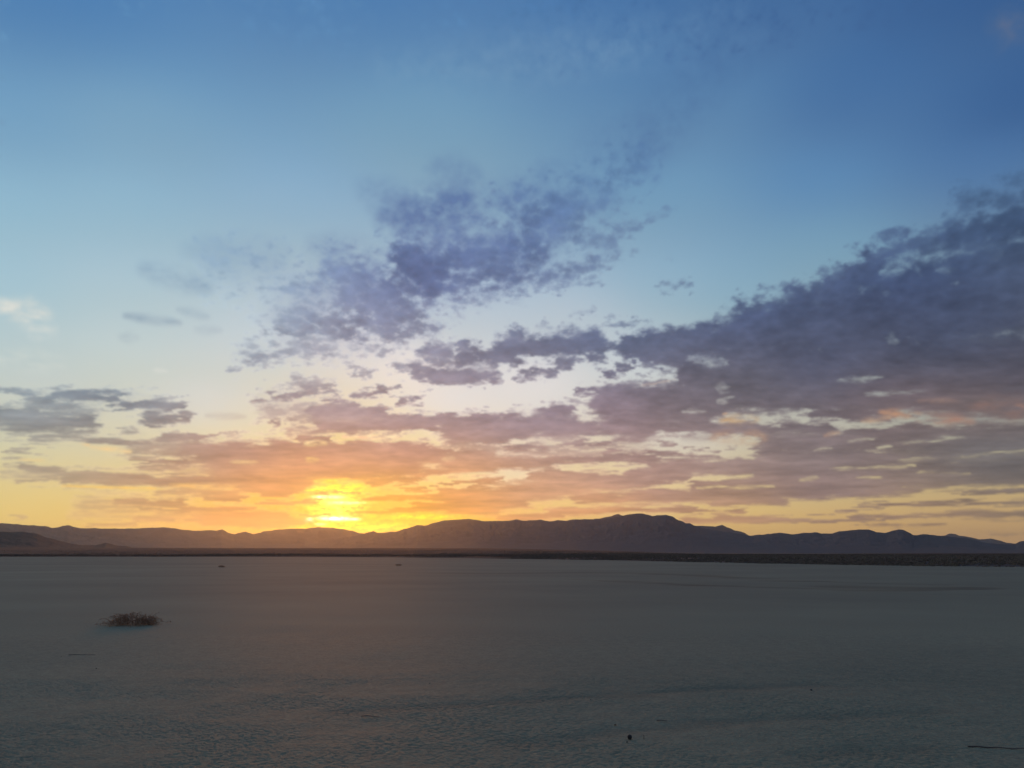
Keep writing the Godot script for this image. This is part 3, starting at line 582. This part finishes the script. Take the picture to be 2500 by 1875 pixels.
func mesh_of(grid_w: int, grid_h: int, points: PackedVector3Array, tones: PackedColorArray, into: ArrayMesh, m: Material) -> void:
	# a sheet of grid_w x grid_h points, with normals from its neighbours
	var normals := PackedVector3Array()
	normals.resize(points.size())
	for y in grid_h:
		for x in grid_w:
			var i := y * grid_w + x
			var dx := points[i + 1 if x < grid_w - 1 else i] - points[i - 1 if x > 0 else i]
			var dy := points[i + grid_w if y < grid_h - 1 else i] - points[i - grid_w if y > 0 else i]
			var n := dx.cross(dy)
			if n.y < 0.0:
				n = -n
			normals[i] = n.normalized()
	var index := PackedInt32Array()
	index.resize((grid_w - 1) * (grid_h - 1) * 6)
	var k := 0
	# faces run clockwise seen from above
	var turned := (points[1] - points[0]).cross(points[grid_w] - points[0]).y > 0.0
	for y in grid_h - 1:
		for x in grid_w - 1:
			var i := y * grid_w + x
			index[k] = i
			index[k + 1] = i + grid_w if turned else i + 1
			index[k + 2] = i + 1 if turned else i + grid_w
			index[k + 3] = i + 1
			index[k + 4] = i + grid_w if turned else i + grid_w + 1
			index[k + 5] = i + grid_w + 1 if turned else i + grid_w
			k += 6
	var arrays := []
	arrays.resize(Mesh.ARRAY_MAX)
	arrays[Mesh.ARRAY_VERTEX] = points
	arrays[Mesh.ARRAY_NORMAL] = normals
	arrays[Mesh.ARRAY_COLOR] = tones
	arrays[Mesh.ARRAY_INDEX] = index
	into.add_surface_from_arrays(Mesh.PRIMITIVE_TRIANGLES, arrays)
	into.surface_set_material(into.get_surface_count() - 1, m)


func speckle(seed_value: int, frequency: float, low: float, high: float) -> NoiseTexture2D:
	var n := FastNoiseLite.new()
	make_noise(n, seed_value, frequency, 5)
	var t := NoiseTexture2D.new()
	t.width = 1024
	t.height = 1024
	t.seamless = true
	t.noise = n
	var g := Gradient.new()
	g.set_color(0, Color(low, low, low))
	g.set_color(1, Color(high, high, high))
	t.color_ramp = g
	return t


func bumps(seed_value: int, frequency: float, strength: float, cells := false) -> NoiseTexture2D:
	var n := FastNoiseLite.new()
	make_noise(n, seed_value, frequency, 4)
	if cells:
		n.noise_type = FastNoiseLite.TYPE_CELLULAR
		n.cellular_return_type = FastNoiseLite.RETURN_DISTANCE2_SUB
		n.fractal_octaves = 2
	var t := NoiseTexture2D.new()
	t.width = 1024
	t.height = 1024
	t.seamless = true
	t.as_normal_map = true
	t.bump_strength = strength
	t.noise = n
	return t


func matter(texture: Texture2D, scale: float, rough: float, normal: Texture2D = null, depth := 1.0) -> StandardMaterial3D:
	var m := StandardMaterial3D.new()
	m.vertex_color_use_as_albedo = true
	m.albedo_texture = texture
	m.uv1_triplanar = true
	m.uv1_world_triplanar = true
	m.uv1_scale = Vector3.ONE * scale
	m.roughness = rough
	m.metallic_specular = 0.5
	if normal:
		m.normal_enabled = true
		m.normal_texture = normal
		m.normal_scale = depth
	return m


# ---------------------------------------------------------------- the lake bed
func make_ground() -> void:
	var cells := FastNoiseLite.new()
	cells.noise_type = FastNoiseLite.TYPE_CELLULAR
	cells.seed = 71
	cells.frequency = 9.5
	cells.cellular_return_type = FastNoiseLite.RETURN_DISTANCE2_SUB
	cells.cellular_distance_function = FastNoiseLite.DISTANCE_EUCLIDEAN
	cells.cellular_jitter = 1.0
	cells.fractal_type = FastNoiseLite.FRACTAL_NONE
	cells.domain_warp_enabled = true
	cells.domain_warp_amplitude = 0.07
	cells.domain_warp_frequency = 7.0
	var tilt := FastNoiseLite.new()
	make_noise(tilt, 72, 1.6, 3)
	var swell := FastNoiseLite.new()
	make_noise(swell, 73, 0.22, 3)
	var stain := FastNoiseLite.new()
	make_noise(stain, 74, 0.5, 4)
	var clay := matter(speckle(81, 0.02, 0.80, 1.0), 0.7, 0.82, bumps(82, 0.03, 6.0), 0.5)
	var base := Vector3(0.34, 0.305, 0.168)
	var mesh := ArrayMesh.new()
	# near: the plates of dried clay are modelled
	var patches := [[-10.0, 10.0, -11.5, -4.0, 0.018, 0.018], [-13.0, 13.0, -17.5, -11.48, 0.03, 0.03], [-46.0, 46.0, -64.0, -17.45, 0.22, 0.16], [-420.0, 420.0, -470.0, -63.9, 2.4, 1.0]]
	for pi in patches.size():
		var p: Array = patches[pi]
		var nx := int((p[1] - p[0]) / p[4]) + 1
		var nz := int((p[3] - p[2]) / p[5]) + 1
		var points := PackedVector3Array()
		var tones := PackedColorArray()
		points.resize(nx * nz)
		tones.resize(nx * nz)
		for iz in nz:
			var z: float = p[3] - iz * p[5]
			var fade := clampf((17.5 + z) / 9.0, 0.0, 1.0)
			for ix in nx:
				var x: float = p[0] + ix * p[4]
				var y := 0.0
				var damp := 0.0
				var tone := 1.0 + 0.18 * stain.get_noise_2d(x * 0.12, z * 0.16) + 0.16 * stain.get_noise_2d(x * 0.02, z * 0.06)
				if pi < 2:
					var c := cells.get_noise_2d(x, z) + 1.0
					var worn := clampf(0.6 + 0.9 * swell.get_noise_2d(x * 2.0, z * 2.0), 0.25, 0.9)
					var plate := smoothstep(0.02, 0.16, c)
					y += fade * worn * (0.0068 * (plate - 1.0) + 0.003 * smoothstep(0.0, 0.8, 1.0 - c) * plate)
					y += fade * 0.005 * tilt.get_noise_2d(x, z)
					tone *= 1.0 + 0.16 * tilt.get_noise_2d(x * 2.3 + 40.0, z * 2.3)
				if pi < 3:
					y += 0.012 * swell.get_noise_2d(x, z) * clampf((64.0 + z) / 20.0, 0.0, 1.0)
				if z > -26.0:
					for r in RUTS:
						if absf(z - r[0][1]) < 5.0 or absf(z - r[-1][1]) < 5.0:
							var q := from_line(Vector2(x, z), r) / 0.16 + 0.8 * stain.get_noise_2d(x * 2.0, z * 2.0)
							var f := exp(-q * q * 0.7)
							y -= 0.009 * f
							tone *= 1.0 - 0.15 * f
				elif z > -120.0 and x > -20.0:
					for r in BANDS:
						var reach: float = r[0]
						var q := (from_line(Vector2(x, z), r[1]) + 1.2 * stain.get_noise_2d(x * 0.15, z * 0.5)) / reach
						var f := smoothstep(1.3, 0.4, q) * clampf(0.8 + 0.9 * stain.get_noise_2d(x * 0.05, z * 0.8), 0.2, 1.3)
						tone *= 1.0 - 0.34 * f
						damp = maxf(damp, f)
				points[iz * nx + ix] = Vector3(x, y, z)
				tones[iz * nx + ix] = Color(base.x * tone * (1.0 + 0.12 * damp), base.y * tone, base.z * tone * (1.0 - 0.15 * damp))
		mesh_of(nx, nz, points, tones, mesh, clay)
	# the rest of the plain, just below, out to the horizon
	var lines: Array[float] = []
	for v in [-60000.0, -30000.0, -12000.0, -5000.0, -2000.0, -800.0, -400.0, -200.0, -100.0, -40.0, 0.0, 40.0, 100.0, 200.0, 400.0, 800.0, 2000.0, 5000.0, 12000.0, 30000.0, 60000.0]:
		lines.append(v)
	var pts := PackedVector3Array()
	var cols := PackedColorArray()
	for z in lines:
		for x in lines:
			pts.append(Vector3(clampf(x, -52000.0, 52000.0), -0.06, clampf(z, -52000.0, 52000.0)))
			cols.append(Color(base.x, base.y, base.z))
	mesh_of(lines.size(), lines.size(), pts, cols, mesh, clay)
	structure("ground", mesh, null)


# ---------------------------------------------------------------- hills and mountains
func mountain(called: String, crest: Array, metres: float, front: float, behind: float, tone: Vector3, seed_value: int, rough: float, m: Material) -> void:
	var relief := FastNoiseLite.new()
	make_noise(relief, seed_value, 1.0 / (metres * 0.055), 5, FastNoiseLite.FRACTAL_RIDGED)
	var wobble := FastNoiseLite.new()
	make_noise(wobble, seed_value + 1, 0.09, 4)
	var jag := FastNoiseLite.new()
	make_noise(jag, seed_value + 2, 1.3, 5)
	var a0: float = crest[0][0]
	var a1: float = crest[-1][0]
	var nx := int((a1 - a0) / 0.06) + 1
	var ny := 44
	var points := PackedVector3Array()
	var tones := PackedColorArray()
	for iy in ny:
		var t := float(iy) / (ny - 1)           # 0 at the front foot, 0.7 at the crest, 1 at the back foot
		for ix in nx:
			var az := a0 + (a1 - a0) * ix / (nx - 1)
			var d := metres * (1.0 + 0.06 * wobble.get_noise_1d(az))
			var r := d - front * (1.0 - t / 0.7) if t < 0.7 else d + behind * (t - 0.7) / 0.3
			var top := d * tan(deg_to_rad(table(crest, az) + 0.045 * jag.get_noise_1d(az))) + EYE
			var s := clampf(t / 0.7 if t < 0.7 else 1.0 - (t - 0.7) / 0.3, 0.0, 1.0)
			var x := r * sin(deg_to_rad(az))
			var z := -r * cos(deg_to_rad(az))
			var n := relief.get_noise_2d(x, z) * 0.5 + 0.5
			var form := pow(s, 1.35)
			var cut := rough * (1.0 - n) * sin(PI * pow(s, 1.2))
			var y := top * form * (1.0 - cut) - (1.0 - s) * 4.0
			points.append(Vector3(x, y, z))
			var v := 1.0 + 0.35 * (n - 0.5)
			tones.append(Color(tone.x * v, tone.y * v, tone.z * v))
	var mesh := ArrayMesh.new()
	mesh_of(nx, ny, points, tones, mesh, m)
	structure(called, mesh, null)


func land_height(az: float, r: float) -> float:
	# the scrub plain beyond the shore: almost level on the right, a long fan rising to the left
	var edge := table(SHORE, az)
	var out := maxf(r - edge, 0.0)
	var rise := lerpf(0.0064, 0.0002, smoothstep(-4.0, 16.0, az))
	return -0.35 + minf(out / 25.0, 0.45) + rise * out * smoothstep(60.0, 900.0, out) + 0.35 * smoothstep(0.0, 60.0, out)


func make_land() -> void:
	var rock := matter(speckle(91, 0.02, 0.75, 1.0), 0.0012, 0.95)
	var m := matter(speckle(92, 0.03, 0.6, 1.0), 0.004, 0.95)
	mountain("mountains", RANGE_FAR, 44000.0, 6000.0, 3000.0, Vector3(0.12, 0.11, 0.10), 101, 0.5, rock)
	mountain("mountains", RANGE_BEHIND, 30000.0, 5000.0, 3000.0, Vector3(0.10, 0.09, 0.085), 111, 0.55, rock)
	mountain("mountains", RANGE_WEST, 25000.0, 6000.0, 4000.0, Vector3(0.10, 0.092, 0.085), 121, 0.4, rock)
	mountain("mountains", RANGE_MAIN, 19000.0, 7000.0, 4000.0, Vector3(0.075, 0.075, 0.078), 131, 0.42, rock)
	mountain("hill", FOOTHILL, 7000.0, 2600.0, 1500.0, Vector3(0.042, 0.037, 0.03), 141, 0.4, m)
	# the plain of scrub between the shore and the hills
	var patch := FastNoiseLite.new()
	make_noise(patch, 151, 0.01, 4)
	var points := PackedVector3Array()
	var tones := PackedColorArray()
	var nx := 420
	var ny := 110
	for iy in ny:
		var t := float(iy) / (ny - 1)
		for ix in nx:
			var az := -46.0 + 92.0 * ix / (nx - 1)
			var edge := table(SHORE, az) - 6.0 + 5.0 * patch.get_noise_1d(az * 60.0)
			var r := edge + 6500.0 * pow(t, 3.2)
			var x := r * sin(deg_to_rad(az))
			var z := -r * cos(deg_to_rad(az))
			var y := land_height(az, r) + 0.12 * patch.get_noise_2d(x * 3.0, z * 3.0) * smoothstep(0.0, 0.2, t)
			points.append(Vector3(x, y, z))
			var v := 1.0 + 0.4 * patch.get_noise_2d(x, z)
			var c := Vector3(0.075, 0.064, 0.048).lerp(Vector3(0.040, 0.034, 0.027), smoothstep(300.0, 1500.0, r - edge)) * v
			# bare pans of pale clay among the scrub
			var pan := smoothstep(8.0, 12.0, az) * smoothstep(27.0, 20.0, az) * smoothstep(900.0, 1400.0, r) * smoothstep(3200.0, 2400.0, r)
			pan = maxf(pan, smoothstep(-26.0, -24.0, az) * smoothstep(-12.5, -14.0, az) * smoothstep(40.0, 60.0, r - edge) * smoothstep(150.0, 110.0, r - edge) * smoothstep(-0.15, 0.2, patch.get_noise_1d(az * 25.0)))
			c = c.lerp(Vector3(0.34, 0.30, 0.25), pan * 0.8)
			tones.append(Color(c.x, c.y, c.z))
	var mesh := ArrayMesh.new()
	mesh_of(nx, ny, points, tones, mesh, m)
	structure("scrubland", mesh, null)


# ---------------------------------------------------------------- scrub along the shore: one dark mass
func tuft(st: SurfaceTool, rng: RandomNumberGenerator, leaves: int, flat_ness: float) -> void:
	for i in leaves:
		var a := rng.randf() * TAU
		var up := pow(rng.randf(), 0.7)
		var r := sqrt(rng.randf()) * sqrt(maxf(1.0 - up * up, 0.05))
		var c := Vector3(cos(a) * r * 0.5, up * flat_ness, sin(a) * r * 0.5)
		var d := Vector3(rng.randfn(), absf(rng.randfn()) + 0.4, rng.randfn()).normalized()
		var s := d.cross(Vector3(rng.randfn(), rng.randfn(), rng.randfn())).normalized()
		var l := 0.10 + 0.12 * rng.randf()
		st.add_vertex(c - s * l * 0.55)
		st.add_vertex(c + d * l * 1.6)
		st.add_vertex(c + s * l * 0.55)


func make_scrub() -> void:
	var rng := RandomNumberGenerator.new()
	rng.seed = 301
	var st := SurfaceTool.new()
	st.begin(Mesh.PRIMITIVE_TRIANGLES)
	tuft(st, rng, 70, 0.55)
	st.generate_normals()
	var m := StandardMaterial3D.new()
	m.albedo_color = Color(0.26, 0.22, 0.16).linear_to_srgb()
	m.vertex_color_use_as_albedo = true
	m.roughness = 0.95
	m.cull_mode = BaseMaterial3D.CULL_DISABLED
	var mm := MultiMesh.new()
	mm.transform_format = MultiMesh.TRANSFORM_3D
	mm.use_colors = true
	mm.mesh = st.commit()
	var clump := FastNoiseLite.new()
	make_noise(clump, 302, 0.03, 3)
	var places: Array[Transform3D] = []
	while places.size() < 60000:
		var az := rng.randf_range(-42.0, 42.0)
		var edge := table(SHORE, az)
		var r := edge + 2.0 + 900.0 * pow(rng.randf(), 2.0)
		var x := r * sin(deg_to_rad(az))
		var z := -r * cos(deg_to_rad(az))
		if clump.get_noise_2d(x, z) < rng.randf_range(-0.7, 0.1):
			continue
		var s := rng.randf_range(0.3, 0.7) * (0.5 + 0.5 * smoothstep(0.0, 50.0, r - edge)) * lerpf(0.75, 1.0, smoothstep(-10.0, 10.0, az)) * (1.0 + 0.6 * clump.get_noise_2d(x * 0.3, z * 0.3))
		var b := Basis(Vector3.UP, rng.randf() * TAU).scaled(Vector3(s * 1.4, s, s * 1.4))
		places.append(Transform3D(b, Vector3(x, land_height(az, r) - 0.05, z)))
	mm.instance_count = places.size()
	for i in places.size():
		mm.set_instance_transform(i, places[i])
		var v := rng.randf_range(0.75, 1.25)
		mm.set_instance_color(i, Color(v, v * rng.randf_range(0.92, 1.02), v * rng.randf_range(0.85, 1.0)))
	var o := MultiMeshInstance3D.new()
	o.name = "desert_scrub"
	o.multimesh = mm
	o.material_override = m
	o.set_meta("kind", "stuff")
	tag(o, "low dark desert scrub growing along the far edge of the lake bed", "scrub")
	add_child(o, true)


# ---------------------------------------------------------------- things on the clay
func tube(st: SurfaceTool, path: Array, r0: float, r1: float, sides := 3) -> void:
	# a thin tapering twig along a path
	for i in path.size() - 1:
		var a: Vector3 = path[i]
		var b: Vector3 = path[i + 1]
		var d := (b - a).normalized()
		var u := d.cross(Vector3.UP if absf(d.y) < 0.9 else Vector3.RIGHT).normalized()
		var v := d.cross(u)
		var ra := lerpf(r0, r1, float(i) / (path.size() - 1))
		var rb := lerpf(r0, r1, float(i + 1) / (path.size() - 1))
		for k in sides:
			var p := u * cos(TAU * k / sides) + v * sin(TAU * k / sides)
			var q := u * cos(TAU * (k + 1) / sides) + v * sin(TAU * (k + 1) / sides)
			for w in [a + p * ra, b + p * rb, a + q * ra, a + q * ra, b + p * rb, b + q * rb]:
				st.add_vertex(w)


func plain(c: Vector3, rough := 0.9) -> StandardMaterial3D:
	var m := StandardMaterial3D.new()
	m.albedo_color = Color(c.x, c.y, c.z).linear_to_srgb()
	m.roughness = rough
	m.cull_mode = BaseMaterial3D.CULL_DISABLED
	return m


func part(called: String, st: SurfaceTool, m: Material, parent: Node3D) -> MeshInstance3D:
	st.generate_normals()
	var o := MeshInstance3D.new()
	o.name = called
	o.mesh = st.commit()
	o.material_override = m
	parent.add_child(o, true)
	return o


func stone(rng: RandomNumberGenerator, size: Vector3) -> ArrayMesh:
	# an angular lump: a sphere cut by a few planes
	var st := SurfaceTool.new()
	st.begin(Mesh.PRIMITIVE_TRIANGLES)
	var cuts := []
	for i in 9:
		cuts.append([Vector3(rng.randfn(), rng.randfn(), rng.randfn()).normalized(), rng.randf_range(0.55, 0.85)])
	var ring := 10
	var rows := 7
	var grid := []
	for y in rows + 1:
		for x in ring:
			var t := PI * y / rows
			var d := Vector3(sin(t) * cos(TAU * x / ring), cos(t), sin(t) * sin(TAU * x / ring))
			var r := 1.0
			for c in cuts:
				var k: float = d.dot(c[0])
				if k > 0.0:
					r = minf(r, c[1] / maxf(k, 0.01))
			grid.append(d * r * size * 0.5 + Vector3(0, size.y * 0.32, 0))
	st.set_smooth_group(-1)
	for y in rows:
		for x in ring:
			var a: Vector3 = grid[y * ring + x]
			var b: Vector3 = grid[y * ring + (x + 1) % ring]
			var c: Vector3 = grid[(y + 1) * ring + x]
			var d: Vector3 = grid[(y + 1) * ring + (x + 1) % ring]
			for w in [a, c, b, b, c, d]:
				st.add_vertex(w)
	st.generate_normals()
	return st.commit()


func bush(called: String, at: Vector3, size: Vector3, twigs: int, rng: RandomNumberGenerator) -> Node3D:
	var o := Node3D.new()
	o.name = called
	o.position = at
	add_child(o, true)
	var wood := plain(Vector3(0.36, 0.22, 0.125))
	var dry := plain(Vector3(0.52, 0.33, 0.19))
	var stems := SurfaceTool.new()
	var fine := SurfaceTool.new()
	var leaf := SurfaceTool.new()
	for s in [stems, fine, leaf]:
		s.begin(Mesh.PRIMITIVE_TRIANGLES)
		s.set_smooth_group(-1)
	# a heap of low, arching, tangled twigs; two humps with a lower saddle between them
	for i in twigs:
		var hump := rng.randf_range(-0.7, -0.05) if rng.randf() < 0.55 else rng.randf_range(0.1, 0.65)
		var root := Vector3(hump * size.x * 0.5, 0.0, rng.randfn() * 0.14 * size.z)
		var a := rng.randf() * TAU
		var reach := rng.randf_range(0.35, 1.0)
		var tall := rng.randf_range(0.3, 1.0) * (1.0 - 0.5 * absf(hump)) * (0.9 if hump > 0.0 else 1.0)
		var tip := root + Vector3(cos(a) * size.x * 0.26 * reach, 0, sin(a) * size.z * 0.42 * reach)
		var path := []
		for k in 6:
			var t := k / 5.0
			var p := root.lerp(tip, t)
			p.y = size.y * tall * sin(0.12 + t * PI * 0.86)
			p += Vector3(rng.randfn(), rng.randfn() * 0.6, rng.randfn()) * 0.016 * size.x * (1.0 if k > 0 else 0.0)
			p.y = maxf(p.y, 0.004)
			path.append(p)
		tube(stems if i % 6 == 0 else fine, path, 0.007 if i % 6 == 0 else 0.004, 0.0018)
		for j in 5:
			var from: Vector3 = path[rng.randi_range(1, 5)]
			var to := from + Vector3(rng.randfn(), rng.randfn() * 0.5, rng.randfn()) * 0.06 * size.x
			to.y = clampf(to.y, 0.004, size.y)
			tube(fine, [from, from.lerp(to, 0.5) + Vector3(rng.randfn(), rng.randfn(), rng.randfn()) * 0.01, to], 0.003, 0.001)
			for q in 4:
				var c := from.lerp(to, rng.randf()) + Vector3(rng.randfn(), rng.randfn(), rng.randfn()) * 0.015
				c.y = maxf(c.y, 0.004)
				var d := Vector3(rng.randfn(), rng.randfn(), rng.randfn()).normalized()
				var n := d.cross(Vector3(rng.randfn(), rng.randfn(), rng.randfn())).normalized()
				var l := rng.randf_range(0.015, 0.036)
				leaf.add_vertex(c - n * l * 0.35)
				leaf.add_vertex(c + d * l)
				leaf.add_vertex(c + n * l * 0.35)
	for p in [part("branches", stems, wood, o), part("twigs", fine, wood, o), part("dry_leaves", leaf, dry, o)]:
		p.set_meta("kind", "stuff")
	return o


func make_things() -> void:
	var rng := RandomNumberGenerator.new()
	rng.seed = 401
	var b := bush("dry_bush", Vector3(-9.15, -0.004, -19.9), Vector3(1.35, 0.31, 0.95), 120, rng)
	tag(b, "low tangled brown dry bush alone on the clay at left", "bush")
	for t in [[Vector3(-35.2, 0.0, -98.2), Vector3(0.9, 0.3, 0.6), "small dead bush far out on the clay, left of the sunset"], [Vector3(-15.5, 0.0, -110.8), Vector3(1.2, 0.24, 0.7), "flat dark dead bush far out on the clay, below the sunset"]]:
		var s := bush("dead_bush", t[0], t[1], 60, rng)
		tag(s, t[2], "bush", "dead bushes far out on the clay")
	var dark := matter(speckle(95, 0.04, 0.6, 1.0), 6.0, 0.9)
	dark.vertex_color_use_as_albedo = false
	dark.albedo_color = Color(0.06, 0.06, 0.058).linear_to_srgb()
	var crumb := dark.duplicate()
	crumb.albedo_color = Color(0.26, 0.22, 0.13).linear_to_srgb()
	for t in [[Vector3(1.105, -0.004, -7.92), Vector3(0.050, 0.048, 0.045), "dark angular stone on the cracked clay, largest of the stones in front"],
			[Vector3(1.058, -0.003, -7.78), Vector3(0.020, 0.012, 0.016), "tiny dark chip just in front of the largest stone"],
			[Vector3(3.79, -0.003, -10.58), Vector3(0.042, 0.022, 0.03), "small flat dark stone on the clay at right"],
			[Vector3(0.93, -0.003, -9.9), Vector3(0.026, 0.016, 0.02), "small dark stone by the upper wheel rut"]]:
		var o := MeshInstance3D.new()
		o.name = "stone"
		o.mesh = stone(rng, t[1])
		o.material_override = dark
		o.position = t[0]
		o.rotation.y = rng.randf() * TAU
		tag(o, t[2], "stone", "stones on the clay")
		add_child(o, true)
	# crumbs of dried clay
	for i in 30:
		var z := -rng.randf_range(6.6, 15.0)
		var o := MeshInstance3D.new()
		o.name = "clod"
		var l := rng.randf_range(0.009, 0.026)
		o.mesh = stone(rng, Vector3(l, l * rng.randf_range(0.4, 0.7), l * rng.randf_range(0.6, 1.0)))
		o.material_override = crumb
		o.position = Vector3(rng.randf_range(-0.62, 0.62) * -z, -0.004, z)
		tag(o, "small crumb of dried clay lying loose on the cracked lake bed", "clod", "crumbs of clay on the lake bed")
		add_child(o, true)
	var bark := plain(Vector3(0.085, 0.078, 0.07))
	# a twig stuck upright beside the stone, a crooked stick lying at the right, two short ones
	for t in [[[Vector3(1.235, -0.01, -7.92), Vector3(1.238, 0.018, -7.922), Vector3(1.232, 0.034, -7.925)], 0.0035, "short twig standing in the clay beside the largest stone"],
			[[Vector3(4.08, 0.008, -7.58), Vector3(4.16, 0.010, -7.57), Vector3(4.24, 0.006, -7.545), Vector3(4.32, 0.012, -7.53), Vector3(4.42, 0.007, -7.50), Vector3(4.52, 0.013, -7.49), Vector3(4.66, 0.006, -7.46)], 0.0055, "long crooked dark stick lying on the clay at the right edge"],
			[[Vector3(-1.60, 0.006, -8.93), Vector3(-1.53, 0.012, -8.92), Vector3(-1.46, 0.007, -8.90), Vector3(-1.40, 0.005, -8.89)], 0.0045, "short dark stick lying in the wheel rut left of centre"],
			[[Vector3(-7.55, 0.004, -14.1), Vector3(-7.42, 0.008, -14.1), Vector3(-7.26, 0.005, -14.12), Vector3(-7.1, 0.004, -14.1)], 0.005, "thin stick lying on the clay in front of the brown bush"],
			[[Vector3(1.50, 0.005, -8.72), Vector3(1.55, 0.010, -8.70), Vector3(1.60, 0.006, -8.68)], 0.005, "small dark twig lying between the two wheel ruts"]]:
		var st := SurfaceTool.new()
		st.begin(Mesh.PRIMITIVE_TRIANGLES)
		tube(st, t[0], t[1], t[1] * 0.5, 6)
		st.generate_normals()
		var o := MeshInstance3D.new()
		o.name = "stick"
		var at: Vector3 = t[0][0]
		o.mesh = st.commit()
		o.material_override = bark
		tag(o, t[2], "stick", "sticks on the clay")
		add_child(o, true)
